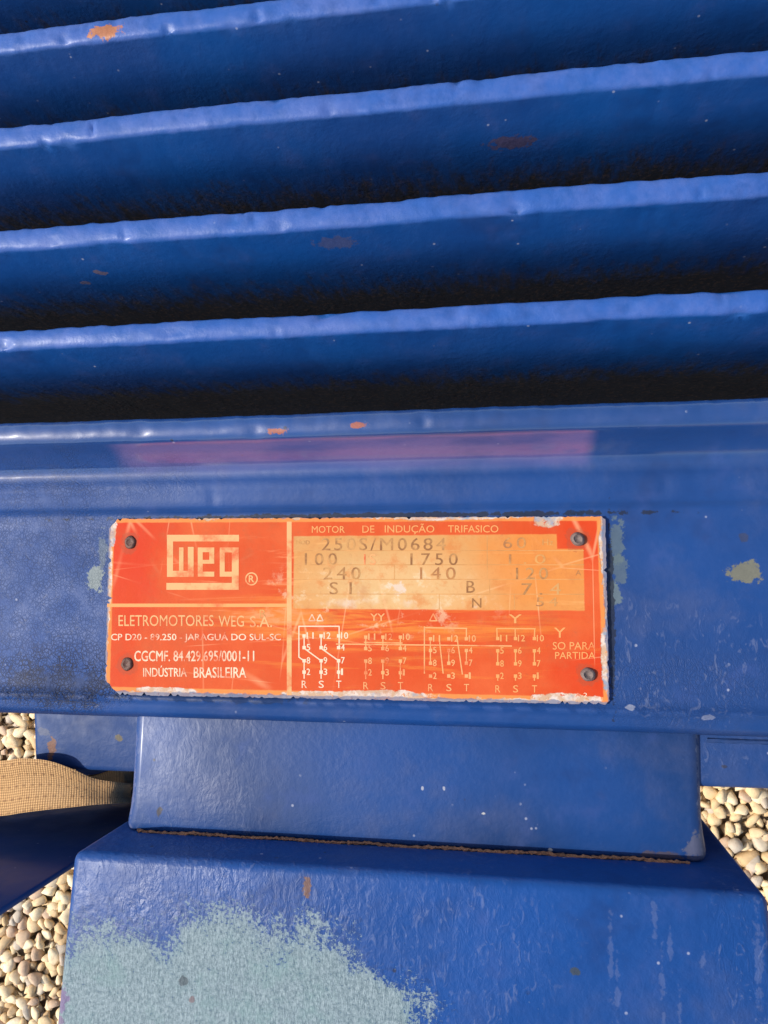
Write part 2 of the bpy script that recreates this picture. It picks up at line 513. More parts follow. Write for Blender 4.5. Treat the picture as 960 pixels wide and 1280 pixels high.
for i, (a, b, zt) in enumerate(tips):
    y1, y0 = yat(a, zt), yat(b, zt)
    zr = core_z((y0 + y1) / 2) - 0.012
    hw = 0.0024
    prof = [(y1 + hw, zr, 0.0), (y1 + 0.0006, zt - 0.020, 0.3), (y1 + 0.0002, zt - 0.0030, 0.8), (y1 - 0.0002, zt - 0.0009, 1.2),
            (y1 - 0.0009, zt - 0.0001, 1.0), (y1 - 0.0024, zt + 0.0003, 0.9), ((y0 + y1) / 2, zt + 0.0004, 0.9),
            (y0 + 0.0022, zt + 0.0002, 1.0), (y0 + 0.0011, zt - 0.0001, 1.2), (y0 + 0.0004, zt - 0.0006, 1.3), (y0 + 0.0000, zt - 0.0016, 1.0), (y0 - 0.0008, zt - 0.0042, 0.6),
            (y0 - 0.0022, zt - 0.008, 0.4), (y0 - 0.0036, zt - 0.012, 0.4), (y0 - 0.0045, zt - 0.016, 0.3), (y0 - 0.0052, zt - 0.022, 0.3), (y0 - 0.0055, zt - 0.030, 0.2),
            (y0 - 0.0057, zt - 0.040, 0.2), (y0 - 0.0059, zt - 0.060, 0.1), (y0 - 0.0062, zr, 0.0)]
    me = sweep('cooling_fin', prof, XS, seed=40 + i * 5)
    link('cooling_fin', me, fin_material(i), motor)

# fins of the underside, on which the motor lies
far_me = prism('cooling_fin', [(-0.36, -0.004), (0.36, -0.004), (0.36, 0.004), (-0.36, 0.004)], ZG - 0.002, AZ - 0.15, 0.0015, 2)
for k, y in enumerate((0.045, 0.082, 0.12, 0.158, 0.195)):
    o = link('cooling_fin', far_me, core_mat if k == 0 else None, motor)
    o.location = Vector((0, y, 0)) - ROOT_LOC

# pad that carries the name plate, with the ledge above it and the lip below it
PADZ = ZP - 0.0014
def pp(py, dz, q=0.6):
    z = ZP + dz
    return (yat(py, z), z, q)
yl = yat(514, ZP + 0.0125)
pad_prof = [(yl + 0.0035, 0.405, 0.0), (yl + 0.0008, ZP - 0.01, 0.2), (yl + 0.0003, ZP + 0.0115, 0.8), (yl - 0.0004, ZP + 0.0140, 1.1),
            pp(520, 0.0152, 1.1), pp(527, 0.0155, 1.0), pp(535, 0.0154, 0.9), pp(541, 0.0147, 0.8),
            pp(546, 0.0131, 0.4), pp(551, 0.0111, 0.12), pp(556, 0.0092, 0.1), pp(561, 0.0075, 0.1), pp(566, 0.0059, 0.1), pp(571, 0.0044, 0.1), pp(576, 0.0031, 0.1), pp(582, 0.0019, 0.2), pp(589, 0.0015, 0.3), pp(596, 0.0019, 0.4),
            pp(603, 0.0023, 0.4), pp(610, 0.0019, 0.4), pp(620, 0.0014, 0.4), pp(628, 0.0012, 0.4), pp(633, 0.0004, 0.4), pp(637, -0.0008, 0.4),
            pp(642, -0.0014, 0.25), pp(660, -0.0014, 0.12), pp(700, -0.0014, 0.12), pp(760, -0.0014, 0.12), pp(820, -0.0014, 0.12), pp(866, -0.0014, 0.12),
            pp(874, -0.0013, 0.3), pp(878, -0.0004, 0.5), pp(882, 0.0000, 0.5), pp(886, -0.0008, 0.5), pp(891, -0.0014, 0.5), pp(898, -0.0016, 0.5),
            pp(902, -0.0026, 0.5), pp(904.5, -0.0044, 0.4), pp(906, -0.0075, 0.3)]
pad_prof += [(pad_prof[-1][0] + 0.001, ZP - 0.05, 0.0), (pad_prof[-1][0] + 0.022, ZP - 0.09, 0.0)]
pad_mat = paint('pad_enamel', peel=0.20, rough=0.36, coat=0.7, spec=0.35, plate_reflection=True,
    feats=[(352, 543, 11, 4.5, ZP + 0.011, (0.42, 0.11, 0.04, 1), 0.95), (452, 534, 10, 4, ZP + 0.012, (0.42, 0.11, 0.04, 1), 0.9),
           (930, 715, 17, 11, PADZ, (0.19, 0.18, 0.115, 1), 0.9), (770, 675, 9, 26, PADZ, (0.12, 0.165, 0.17, 1), 0.7), (774, 712, 10, 18, PADZ, (0.13, 0.17, 0.16, 1), 0.6), (768, 742, 8, 14, PADZ, (0.17, 0.22, 0.20, 1), 0.7),
           (120, 722, 11, 16, PADZ, (0.26, 0.30, 0.27, 1), 0.85), (128, 690, 6, 22, PADZ, (0.16, 0.20, 0.22, 1), 0.6),
           (929, 672, 5, 5, PADZ, (0.05, 0.05, 0.07, 1), 0.6), (788, 884, 5, 2.5, PADZ, PALE, 0.6), (885, 896, 6, 3, PADZ, PALE, 0.35), (764, 758, 3.6, 112, PADZ, (0.012, 0.016, 0.03, 1), 0.85), (450, 645, 330, 3.4, PADZ, (0.012, 0.016, 0.03, 1), 0.85), (70, 858, 75, 22, PADZ, (0.012, 0.018, 0.045, 1), 0.5), (250, 872, 130, 5, PADZ, (0.02, 0.03, 0.06, 1), 0.5)],  # thin dark strips paint the plate's edge shadow along its top and right
    crack=[(75, 848, 95, 40, PADZ, 1.0), (40, 745, 140, 150, PADZ, 0.42), (60, 600, 200, 35, PADZ, 0.28), (850, 860, 110, 40, PADZ, 0.2)],
    wrinkle=[(860, 830, 120, 70, PADZ, 0.35)],
    lines=[(150, 610, 12, 2, ZP + 0.002)])
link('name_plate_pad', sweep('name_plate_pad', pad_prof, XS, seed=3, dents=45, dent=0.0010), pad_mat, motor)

# leg between pad and foot
ZL = ZP - 0.0060
leg_poly = pxpoly([(167, 880), (877, 898), (880, 1030), (889, 1084), (152, 1042), (160, 1000)], ZL)
leg_mat = paint('leg_enamel', peel=0.26, rough=0.36, spec=0.3, tint=(0.008, 0.034, 0.118, 1),
    feats=[(199, 1014, 4, 6, ZL, (0.04, 0.035, 0.045, 1), 0.9), (604, 1017, 2.6, 1.6, ZL, (0.6, 0.58, 0.55, 1), 0.9), (688, 1063, 2, 2, ZL, (0.6, 0.58, 0.55, 1), 0.9),
           (528, 985, 1.6, 2.4, ZL, PALE, 0.9), (555, 985, 1.6, 2.4, ZL, PALE, 0.9), (830, 1070, 22, 5, ZL, (0.13, 0.085, 0.05, 1), 0.6), (880, 985, 6, 75, ZL, (0.22, 0.23, 0.30, 1), 0.55), (874, 1062, 14, 16, ZL, (0.17, 0.16, 0.19, 1), 0.6), (163, 960, 5, 80, ZL, (0.20, 0.22, 0.36, 1), 0.4)],
    wrinkle=[(230, 980, 120, 90, ZL, 0.5)])
link('foot_leg', prism('foot_leg', leg_poly, ZP - 0.17, ZL, 0.0040, 5), leg_mat, motor)

# rail behind the leg, seen on both sides of it
ZR = ZP - 0.034
rail_poly = pxpoly([(39, 860), (500, 868), (500, 975), (160, 966), (60, 962), (42, 955)], ZR)
rail_mat = paint('rail_enamel', peel=0.3, rough=0.40, spec=0.25, coat=0.0,
    feats=[(65, 936, 6, 13, ZR, (0.22, 0.10, 0.06, 1), 0.95), (148, 923, 5, 5, ZR, (0.16, 0.13, 0.07, 1), 0.9), (55, 915, 8, 5, ZR, (0.2, 0.2, 0.22, 1), 0.4)])
link('foot_rail', prism('foot_rail', rail_poly, ZP - 0.10, ZR, 0.0022, 4), rail_mat, motor)
ZQ = ZP - 0.0085
rail2_poly = pxpoly([(600, 880), (1320, 880), (1320, 1001), (880, 985), (600, 978)], ZQ)
rail2_mat = paint('rail_enamel', peel=0.4, rough=0.33,
    feats=[(906, 958, 3, 2, ZQ, (0.04, 0.04, 0.06, 1), 0.8)], wrinkle=[(905, 950, 40, 22, ZQ, 0.5)])
link('foot_rail', prism('foot_rail', rail2_poly, ZP - 0.055, ZQ, 0.0022, 4), rail2_mat, motor)
link('rail_seam', tube('rail_seam', [(x, P(905, 926, ZQ)[1], ZQ) for x in np.linspace(P(884, 926, ZQ)[0], 0.2, 60)], 0.0007, 8, 9, 0.12), leg_mat, motor)
gap_poly = pxpoly([(84, 930), (800, 930), (800, 1000), (100, 994)], ZP - 0.075)
link('dark_gap_block', prism('dark_gap_block', gap_poly, ZP - 0.18, ZP - 0.075, 0.002, 2), core_mat, motor)  # block added to keep the gap above the strap dark

# foot
ZF = ZP + 0.0148
fl, fr = P(90, 1066, ZF), P(961, 1117, ZF)
fb = P(68, 1280, ZF)
yft = float(P(520, 1092, ZF)[1])
ybt = -0.142
sl = (fb[0] - fl[0]) / (fb[1] - fl[1])
foot_poly = [(fl[0] + sl * (ybt - fl[1]), ybt), (fr[0] + 0.004, ybt), (fr[0], yft), (fl[0], yft)]
foot_mat = paint('foot_enamel', peel=0.55, rough=0.30, tint=(0.008, 0.060, 0.235, 1), peelscale=460, coat=0.04, spec=0.3,
    feats=[(383, 1108, 6, 11, ZF, (0.17, 0.085, 0.06, 1), 0.95), (300, 1071, 7, 4, ZF, (0.16, 0.06, 0.04, 1), 0.9), (77, 1250, 8, 14, ZF, (0.20, 0.14, 0.26, 1), 0.85),
           (720, 1214, 6, 4, ZF, (0.06, 0.07, 0.06, 1), 0.8), (230, 1227, 5, 5, ZF, (0.05, 0.06, 0.07, 1), 0.7), (240, 1250, 4, 4, ZF, (0.2, 0.12, 0.12, 1), 0.7), (75, 1276, 6, 5, ZF, (0.2, 0.12, 0.22, 1), 0.7)],
    wrinkle=[(250, 1120, 190, 60, ZF, 0.9), (560, 1200, 130, 100, ZF, 0.6), (930, 1200, 40, 90, ZF, 0.6)],
    primer=[(150, 1270, 130, 108, ZF, 0.5), (280, 1252, 100, 112, ZF, 0.5), (370, 1268, 105, 105, ZF, 0.8), (450, 1290, 95, 80, ZF, 1.1)],
    lines=[(763, 1185, 2.2, 30, ZF), (772, 1240, 2, 22, ZF), (818, 1152, 2, 22, ZF), (838, 1190, 1.8, 14, ZF), (828, 1232, 2, 26, ZF), (850, 1262, 1.8, 20, ZF), (879, 1200, 2.5, 7, ZF), (948, 1190, 3, 40, ZF)])
link('foot', prism('foot', foot_poly, ZP - 0.12, ZF, 0.0028, 4), foot_mat, motor)

# weld bead with rust between leg and foot
gr = G('weld_rust')
rc = gr.mix(gr.noise(260, 4, 0.7), (0.09, 0.045, 0.03, 1), (0.52, 0.22, 0.10, 1))
weld_mat = gr.out(rc, 0.85, gr.bump(gr.noise(900, 3), 0.6, 0.001))
a0, a1 = P(172, 1041, ZL), P(862, 1080, ZL)
bead = [(x, yft + 0.0004 + 0.0002 * math.sin(x * 240), ZL + 0.0002) for x in np.linspace(a0[0], a1[0], 240)]
link('weld_bead', tube('weld_bead', bead, 0.00042, 8, 5, 0.45), weld_mat, motor)

# feet and legs of the underside
for (x0, x1) in ((-0.125, 0.063), (0.19, 0.36)):
    link('foot', prism('foot', [(x0, ybt), (x1, ybt), (x1, yft), (x0, yft)], ZG - 0.004, ZG + 0.13, 0.003, 3), core_mat, motor)
    link('foot_leg', prism('foot_leg', [(x0, yft - 0.004), (x1, yft - 0.004), (x1, -0.03), (x0, -0.03)], ZG + 0.03, ZG + 0.22, 0.003, 3), core_mat, motor)

# bracket plate standing off the leg, left of the foot
YS = -0.100
xe = (PW(0, 1133, YS)[0] + PW(88, 1082, YS)[0]) / 2
bm = bmesh.new()
xz = [(-0.34, 0.366), (-0.118, 0.366), (-0.118, 0.405), (xe, 0.408), (xe, 0.53), (-0.34, 0.53)]
fr_ = [bm.verts.new((x, YS, z)) for x, z in xz]; bk_ = [bm.verts.new((x, YS - 0.0024, z)) for x, z in xz]
bm.faces.new(fr_); bm.faces.new(list(reversed(bk_)))
for k in range(len(xz)):
    bm.faces.new((fr_[k], bk_[k], bk_[(k + 1) % 6], fr_[(k + 1) % 6]))
bmesh.ops.recalc_face_normals(bm, faces=bm.faces)
bmesh.ops.bevel(bm, geom=list(bm.edges), offset=0.0007, segments=2, profile=0.5, affect='EDGES')
me = bpy.data.meshes.new('bracket_plate'); bm.to_mesh(me); bm.free(); smooth(me, 35)
link('bracket_plate', me, paint('bracket_enamel', peel=0.10, rough=0.30), motor)

# ------------------------------------------------------------------ name plate
K = (CAM[2] - ZP) / FPX
def box(x0, y0, x1, y1, z=ZP):
    a, b, c, d = P(x0, y0, z), P(x1, y0, z), P(x1, y1, z), P(x0, y1, z)
    return ((a[0] + d[0]) / 2, (c[1] + d[1]) / 2, (b[0] + c[0]) / 2, (a[1] + b[1]) / 2)     # xmin ymin xmax ymax

gp = G('name_plate_print')
X, Y, Z_ = gp.xyz()
def bmask(x0, y0, x1, y1, soft=0.00025, wob=None):
    q = box(x0, y0, x1, y1)
    xx, yy = X, Y
    if wob is not None:
        xx = gp.math('ADD', X, wob); yy = gp.math('ADD', Y, wob)
    m = gp.math('MULTIPLY', gp.step(xx, q[0] - soft, q[0] + soft), gp.step(xx, q[2] + soft, q[2] - soft))
    return gp.math('MULTIPLY', m, gp.math('MULTIPLY', gp.step(yy, q[1] - soft, q[1] + soft), gp.step(yy, q[3] + soft, q[3] - soft)))
n1 = gp.noise(45, 4, 0.6); n2 = gp.noise(260, 4, 0.65); n3 = gp.noise(700, 3, 0.6); n4 = gp.noise(18, 3)
streak = gp.noise(60, 5, 0.65, co=gp.scale(0.35, 4.0, 1.0), dist=0.6)
wob = gp.math('MULTIPLY', gp.math('SUBTRACT', n2, 0.5), 0.0004)
ORANGE = (0.55, 0.066, 0.014, 1)
RED = (0.56, 0.035, 0.008, 1)
AMBER = (0.66, 0.22, 0.036, 1)
CREAM = (0.53, 0.305, 0.115, 1)
WHITE = (0.62, 0.51, 0.42, 1)
col = gp.mix(gp.step(n1, 0.35, 0.7), ORANGE, (0.60, 0.10, 0.028, 1))
for (a, b, rx, ry) in ((163, 678, 60, 45), (735, 840, 45, 28), (735, 675, 45, 35), (160, 740, 30, 110)):
    col = gp.mix(gp.math('MULTIPLY', gp.blob(a, b, rx, ry, ZP, n1, 0.8, 0.6), 0.65), col, RED)
# sun-bleached streaks under the data panel
fade = gp.math('MULTIPLY', gp.blob(470, 775, 190, 34, ZP, n1, 0.6, 0.6), gp.step(streak, 0.42, 0.58))
col = gp.mix(gp.math('MULTIPLY', fade, 0.75), col, AMBER)
fade2 = gp.math('MULTIPLY', gp.blob(540, 830, 230, 45, ZP, n1, 0.6, 0.6), gp.step(streak, 0.54, 0.66))
col = gp.mix(gp.math('MULTIPLY', fade2, 0.45), col, AMBER)
fade3 = gp.math('MULTIPLY', gp.blob(330, 735, 90, 60, ZP, n1, 0.6, 0.6), gp.step(streak, 0.56, 0.64))
col = gp.mix(gp.math('MULTIPLY', fade3, 0.6), col, (0.75, 0.25, 0.10, 1))
# bare data panel
pan = gp.math('MAXIMUM', bmask(367, 669, 696, 690, wob=wob), bmask(367, 687, 730, 762, wob=wob))
pcol = gp.mix(gp.step(n1, 0.3, 0.75), (0.58, 0.24, 0.065, 1), CREAM)
pcol = gp.mix(gp.math('MULTIPLY', gp.blob(690, 715, 110, 70, ZP, n1, 0.5, 0.6), 0.8), pcol, (0.62, 0.20, 0.038, 1))
pcol = gp.mix(gp.math('MULTIPLY', gp.blob(500, 735, 100, 40, ZP, n1, 0.6, 0.7), 0.55), pcol, (0.64, 0.44, 0.21, 1))
pcol = gp.mix(gp.math('MULTIPLY', gp.step(streak, 0.58, 0.7), 0.5), pcol, (0.80, 0.40, 0.14, 1))
pcol = gp.mix(gp.math('MULTIPLY', gp.math('MULTIPLY', gp.blob(440, 757, 130, 8, ZP, n2, 1.1, 0.2), gp.step(n1, 0.45, 0.6)), 0.7), pcol, WHITE)
pcol = gp.mix(gp.math('MULTIPLY', gp.blob(496, 735, 9, 6, ZP, n2, 2.6, 0.3), 0.7), pcol, WHITE)
col = gp.mix(pan, col, pcol)
blot = gp.noise(130, 5, 0.7)
pblot = gp.math('MULTIPLY', pan, gp.step(blot, 0.50, 0.68))
col = gp.mix(gp.math('MULTIPLY', pblot, 0.65), col, (0.55, 0.18, 0.045, 1))
pale_ = gp.math('MULTIPLY', gp.math('MULTIPLY', gp.blob(475, 745, 130, 40, ZP, n1, 0.7, 0.5), gp.step(blot, 0.47, 0.36)), 0.6)
col = gp.mix(pale_, col, (0.66, 0.50, 0.30, 1))
# scratches
for (sc1, th) in ((gp.scale(1.0, 0.12, 1.0), 0.012), (gp.scale(0.16, 1.0, 1.0), 0.010)):
    e = gp.voro(55, 'DISTANCE_TO_EDGE', co=sc1)[0]
    sm_ = gp.math('MULTIPLY', gp.step(e, th, 0.0), gp.step(n4, 0.48, 0.6))
    col = gp.mix(gp.math('MULTIPLY', sm_, 0.45), col, (0.85, 0.45, 0.22, 1))
# border and chipped edges
cs = [P(138, 648, ZP), P(752, 645, ZP), P(761, 878, ZP), P(132, 864, ZP)]
def edged(p, q):
    dx, dy = q[0] - p[0], q[1] - p[1]; L = math.hypot(dx, dy)
    nx, ny = dy / L, -dx / L                    # inward for clockwise order
    return gp.math('ADD', gp.math('ADD', gp.math('MULTIPLY', X, nx), gp.math('MULTIPLY', Y, ny)), -(p[0] * nx + p[1] * ny))
ed = [edged(cs[i], cs[(i + 1) % 4]) for i in range(4)]     # top, right, bottom, left
mind = gp.math('MINIMUM', gp.math('MINIMUM', ed[0], ed[1]), gp.math('MINIMUM', ed[2], ed[3]))
col = gp.mix(gp.math('MULTIPLY', gp.step(gp.math('ADD', mind, wob), 0.0017, 0.0012), 0.85), col, (0.66, 0.24, 0.06, 1))
chipn = gp.math('ADD', gp.math('MULTIPLY', n1, 0.5), gp.math('MULTIPLY', n2, 0.5))
chip = gp.step(gp.math('SUBTRACT', mind, gp.math('MULTIPLY', gp.step(chipn, 0.50, 0.72), 0.0024)), 0.0002, -0.0003)
for (a, b, rx, ry) in ((685, 650, 16, 9), (140, 665, 6, 18), (758, 820, 6, 36), (755, 690, 6, 30), (640, 877, 30, 4), (400, 868, 45, 4), (205, 863, 40, 4), (136, 735, 4, 60), (705, 873, 35, 6), (480, 868, 60, 5), (560, 646, 90, 4)):
    chip = gp.math('MAXIMUM', chip, gp.blob(a, b, rx, ry, ZP, chipn, 1.3, 0.12))
for (a, b) in ((163, 678), (159, 830), (722, 674), (735, 843)):
    ring = gp.blob(a, b, 14, 14, ZP, n2, 0.9, 0.12)
    col = gp.mix(gp.math('MULTIPLY', ring, 0.5), col, (0.35, 0.07, 0.03, 1))
chip = gp.math('MULTIPLY', chip, gp.step(n3, 0.30, 0.42))
bare = gp.mix(gp.step(n2, 0.40, 0.58), WHITE, (0.50, 0.32, 0.20, 1))
bare = gp.mix(gp.step(gp.noise(120, 3), 0.54, 0.64), bare, (0.25, 0.28, 0.33, 1))
col = gp.mix(chip, col, bare)
edge_dark = gp.step(gp.math('ADD', mind, gp.math('MULTIPLY', gp.math('SUBTRACT', n2, 0.5), 0.0026)), 0.00035, -0.0001)
col = gp.mix(gp.math('MULTIPLY', edge_dark, 0.75), col, (0.10, 0.12, 0.20, 1))
col = gp.mix(gp.math('MULTIPLY', gp.step(gp.noise(75, 5, 0.72), 0.50, 0.72), 0.38), col, (0.40, 0.10, 0.035, 1))
# grime
col = gp.mix(gp.math('MULTIPLY', gp.step(n3, 0.62, 0.75), 0.22), col, (0.30, 0.10, 0.05, 1))
hh_ = gp.math('ADD', gp.math('MULTIPLY', n2, 0.5), gp.math('MULTIPLY', chip, -0.5))
plate_mat = gp.out(col, gp.step(n1, 0.3, 0.7, 0.55, 0.7), gp.bump(hh_, 0.35, 0.0006), Specular_IOR_Level=0.12)

def outline():
    pts = [(147, 648), (752, 645), (757, 649), (762, 876), (757, 881), (150, 869), (141, 861), (131, 850), (136, 660)]
    out = []
    r = np.random.default_rng(4)
    for i in range(len(pts)):
        a, b = np.array(pts[i], float), np.array(pts[(i + 1) % len(pts)], float)
        L = np.linalg.norm(b - a); n = max(1, int(L / 3.0))
        nn = np.array([-(b - a)[1], (b - a)[0]]) / L
        for k in range(n):
            j = abs(r.normal()) * 0.55 + (1.6 * abs(r.normal()) if r.random() < 0.12 else 0)
            out.append(tuple(a + (b - a) * k / n + nn * j))
    return out
po = pxpoly(outline(), ZP)
plate = link('name_plate', prism('name_plate', po, ZP - 0.0020, ZP, 0.0), plate_mat, motor)
for p in plate.data.polygons: p.use_smooth = False
plate['label'] = 'worn orange name plate with cream lettering and a stamped data panel'

# printing inks
def ink(name, c, wear0, wear1, under=(0.60, 0.10, 0.03, 1), rough=0.5):
    g = G(name)
    n = g.math('ADD', g.math('MULTIPLY', g.noise(170, 4, 0.65), 0.6), g.math('MULTIPLY', g.noise(40, 3), 0.4))
    return g.out(g.mix(g.step(n, wear0, wear1), c, under), 0.65, Specular_IOR_Level=0.22)
ink_cream = ink('cream_ink', (0.66, 0.35, 0.14, 1), 0.46, 0.66)
ink_white = ink('white_ink', (0.74, 0.54, 0.36, 1), 0.43, 0.60)
ink_box = ink('box_ink', (0.74, 0.54, 0.36, 1), 0.54, 0.76)
ink_amber = ink('amber_ink', (0.68, 0.29, 0.09, 1), 0.52, 0.72)
ink_faint = ink('faint_ink', (0.70, 0.32, 0.12, 1), 0.48, 0.66)
stamp = ink('stamped_mark', (0.24, 0.10, 0.035, 1), 0.42, 0.64, (0.54, 0.27, 0.09, 1))
stamp_f = ink('faint_stamped_mark', (0.34, 0.14, 0.05, 1), 0.42, 0.60, (0.60, 0.28, 0.08, 1))
rule = ink('rule_ink', (0.45, 0.20, 0.06, 1), 0.40, 0.60, (0.60, 0.28, 0.09, 1))

ZI = ZP + 0.00002
TILT = -0.0105 * 0 
def rects(name, rs, mat, dz=0.0):
    v, f = [], []
    for r in rs:
        (x0, y0), (x1, y1) = r[0], r[1]
        if len(r) == 3:                       # a line of given width
            a, b = P(x0, y0, ZI), P(x1, y1, ZI)
            d = (b - a)[:2]; L = np.hypot(*d); n = np.array([-d[1], d[0]]) / L * r[2] * K / 2
            q = [a[:2] - n, b[:2] - n, b[:2] + n, a[:2] + n]
        else:
            q = [P(x0, y1, ZI)[:2], P(x1, y1, ZI)[:2], P(x1, y0, ZI)[:2], P(x0, y0, ZI)[:2]]
        k = len(v)
        v += [(p[0], p[1], ZI + dz + 1.2e-6 * len(f)) for p in q]; f.append((k, k + 1, k + 2, k + 3))
    return link(name, mesh(name, v, f), mat, plate)

def text(s, x0, y0, x1, y1, mat, bold=0.012, dz=0.000012, gap=1.0, skew=True):
    cu = bpy.data.curves.new('lettering', 'FONT')
    cu.body = s; cu.space_character = gap
    cu.resolution_u = 3
    o = bpy.data.objects.new('lettering_source', cu)
    COL.objects.link(o)
    dg = bpy.context.evaluated_depsgraph_get()
    me = bpy.data.meshes.new_from_object(o.evaluated_get(dg))
    bpy.data.objects.remove(o); bpy.data.curves.remove(cu)
    n = len(me.vertices)
    co = np.zeros(n * 3); me.vertices.foreach_get('co', co); co = co.reshape(-1, 3)
    lo_, hi_ = co.min(0), co.max(0)
    faces = [tuple(p.vertices) for p in me.polygons]
    bpy.data.meshes.remove(me)
    A, B, C_, D_ = (P(x0, y1, ZI), P(x1, y1, ZI), P(x1, y0, ZI), P(x0, y0, ZI))
    v, f = [], []
    shifts = [0.0] if bold <= 0 else [-bold, bold, 0.0]
    for q, sh in enumerate(shifts):           # heavier strokes: the same letters laid side by side
        u = (co[:, 0] + sh * 1.2 - lo_[0]) / (hi_[0] - lo_[0]); t = (co[:, 1] + (bold if q == 2 else 0) - lo_[1]) / (hi_[1] - lo_[1])
        xy = (A * (1 - u)[:, None] * (1 - t)[:, None] + B * u[:, None] * (1 - t)[:, None] + C_ * u[:, None] * t[:, None] + D_ * (1 - u)[:, None] * t[:, None])
        xy[:, 2] = ZI + dz + q * 0.000004
        f += [tuple(i + len(v) for i in p) for p in faces]
        v += list(xy)
    return link('lettering', mesh('lettering', v, f), mat, plate)

def cz(ox, oy, s):                            # helper: crop coordinates -> photo pixels
    return lambda x, y: (ox + x / s, oy + y / s)
c1 = cz(120, 630, 2.909)
def r1(x0, y0, x1, y1): return (c1(x0, y0), c1(x1, y1))
rects('logo', [r1(258, 112, 520, 136), r1(258, 136, 280, 243), r1(258, 243, 355, 265), r1(302, 158, 318, 243), r1(334, 156, 355, 243),
               r1(370, 158, 388, 264), r1(388, 158, 430, 175), r1(412, 175, 430, 217), r1(388, 203, 412, 217), r1(388, 246, 430, 264),
               r1(450, 158, 468, 264), r1(468, 158, 494, 176), r1(494, 158, 519, 312), r1(468, 246, 494, 264), r1(256, 287, 494, 312)], ink_cream)
ring = []
c0 = P(314.3, 723.6, ZI)
for k in range(28):
    a = 2 * math.pi * k / 28
    for r_ in (8.6 * K, 6.9 * K): ring.append((c0[0] + r_ * math.cos(a), c0[1] + r_ * math.sin(a), ZI))
link('registered_mark', mesh('registered_mark', ring, [(2 * k, 2 * k + 1, (2 * k + 3) % 56, (2 * k + 2) % 56)[::-1] for k in range(28)]), ink_cream, plate)
text('R', 311.2, 719.4, 317.6, 727.8, ink_cream, 0.02)
rects('print_rule', [((358.5, 652), (364.5, 869))], ink_cream)
rects('print_rule', [((134, 754.5), (358.5, 758.8))], ink_amber)
def t1(s, x0, y0, x1, y1, m, **k):
    a = c1(x0, y0); b = c1(x1, y1); text(s, a[0], a[1], b[0], b[1], m, **k)
t1('ELETROMOTORES', 82, 404, 428, 444, ink_cream, bold=0.004)
t1('WEG', 446, 406, 538, 446, ink_cream, bold=0.004)
t1('S.A.', 560, 408, 640, 448, ink_cream, bold=0.004)
t1('CP D20 - 89.250 - JARAGUÁ DO SUL-SC', 55, 466, 672, 503, ink_white, bold=0.012)
t1('CGCMF. 84.429.695/0001-11', 140, 534, 575, 572, ink_white, bold=0.014)
t1('INDÚSTRIA', 172, 588, 330, 628, ink_white, bold=0.012)
t1('BRASILEIRA', 356, 594, 546, 632, ink_white, bold=0.012)
text('B', 324.5, 762, 332, 773, stamp_f, 0.0)
text('MOTOR', 389.8, 657.5, 431, 666, ink_amber, 0.004)
text('DE', 453, 657, 468, 665.8, ink_amber, 0.004)
text('INDUÇÃO', 481, 654.5, 543, 667.8, ink_amber, 0.004)
text('TRIFASICO', 560, 656.6, 623, 665.6, ink_amber, 0.004)
# rules of the data panel
rects('print_rule', [((367, 688.2), (730, 688.2), 0.9), ((367, 706), (730, 706), 0.9), ((367, 724.2), (730, 724.2), 0.9), ((367, 742.5), (730, 742.8), 0.9),
                     ((609, 669), (609, 724), 1.0), ((493, 706), (493, 724), 0.8), ((549, 742.5), (549, 762), 0.8), ((643, 742.5), (643, 762), 0.8), ((612, 724), (612, 742), 0.8)], rule)
ZS = 0.00003
def st(s, x0, y0, x1, y1, m=stamp, gap=1.25, b=0.0): text(s, x0, y0, x1, y1, m, b, ZS, gap)
st('250S/M0684', 402, 672.5, 557, 688)
st('100', 381, 691.3, 421, 706.5, gap=1.35)
st('IS', 455, 692.5, 470, 706, ink_faint)
st('1750', 513, 691.5, 572, 706.5, gap=1.4)
st('240', 404, 709, 450.5, 724.5, gap=1.35)
st('140', 525, 709, 569.5, 724.5, stamp_f, gap=1.35)
st('S1', 412, 727.5, 439.5, 743, gap=1.6)
st('60', 629, 671.6, 657.5, 685.5, stamp_f, gap=1.3)
st('Hz', 678, 674, 691.5, 681.5, stamp_f, 1.0)
st('1.0', 636, 692.8, 682, 704.8, stamp_f, 1.5)
st('120', 645, 709.5, 685, 724, stamp, 1.3)
st('A', 719.5, 713, 726, 719, stamp_f)
st('B', 583, 726, 593.5, 741)
st('7.4', 652, 729, 701, 743.6, stamp, 1.5)
st('N', 590, 747.8, 601.6, 759.5)
st('54', 670, 746.5, 697, 758, stamp_f, 1.3)
st('MOD', 370, 675.5, 387, 680.5, stamp_f, 1.0)

# wiring diagrams
def diagram(cols, rows, links, nums, letters, ly, mat, dot=2.1):
    rs = []
    for (a, b) in links: rs.append((a, b, 1.5))
    for cx_ in cols:
        for ry in rows:
            rs.append(((cx_ - dot, ry - dot), (cx_ + dot, ry + dot)))
    rects('wiring_diagram', rs, mat, 0.000006)
    for (ry, names) in zip(rows, nums):
        for cx_, s in zip(cols, names):
            text(s, cx_ + 3.2, ry - 4.4, cx_ + 3.2 + (2.0 if s == '1' else 4.3 * len(s)), ry + 3.6, mat, 0.012)
    for cx_, s in zip(cols, letters):
        text(s, cx_ - 3, ly - 5, cx_ + 3.4, ly + 4, mat, 0.004)
c4 = cz(350, 750, 4.571)
def L4(x0, y0, x1, y1): return (c4(x0, y0), c4(x1, y1))
co1 = [c4(x, 0)[0] for x in (138, 235, 335)]; ro1 = [c4(0, y)[1] for y in (205, 272, 347, 412)]
NUM = [('11', '12', '10'), ('5', '6', '4'), ('8', '9', '7'), ('2', '3', '1')]
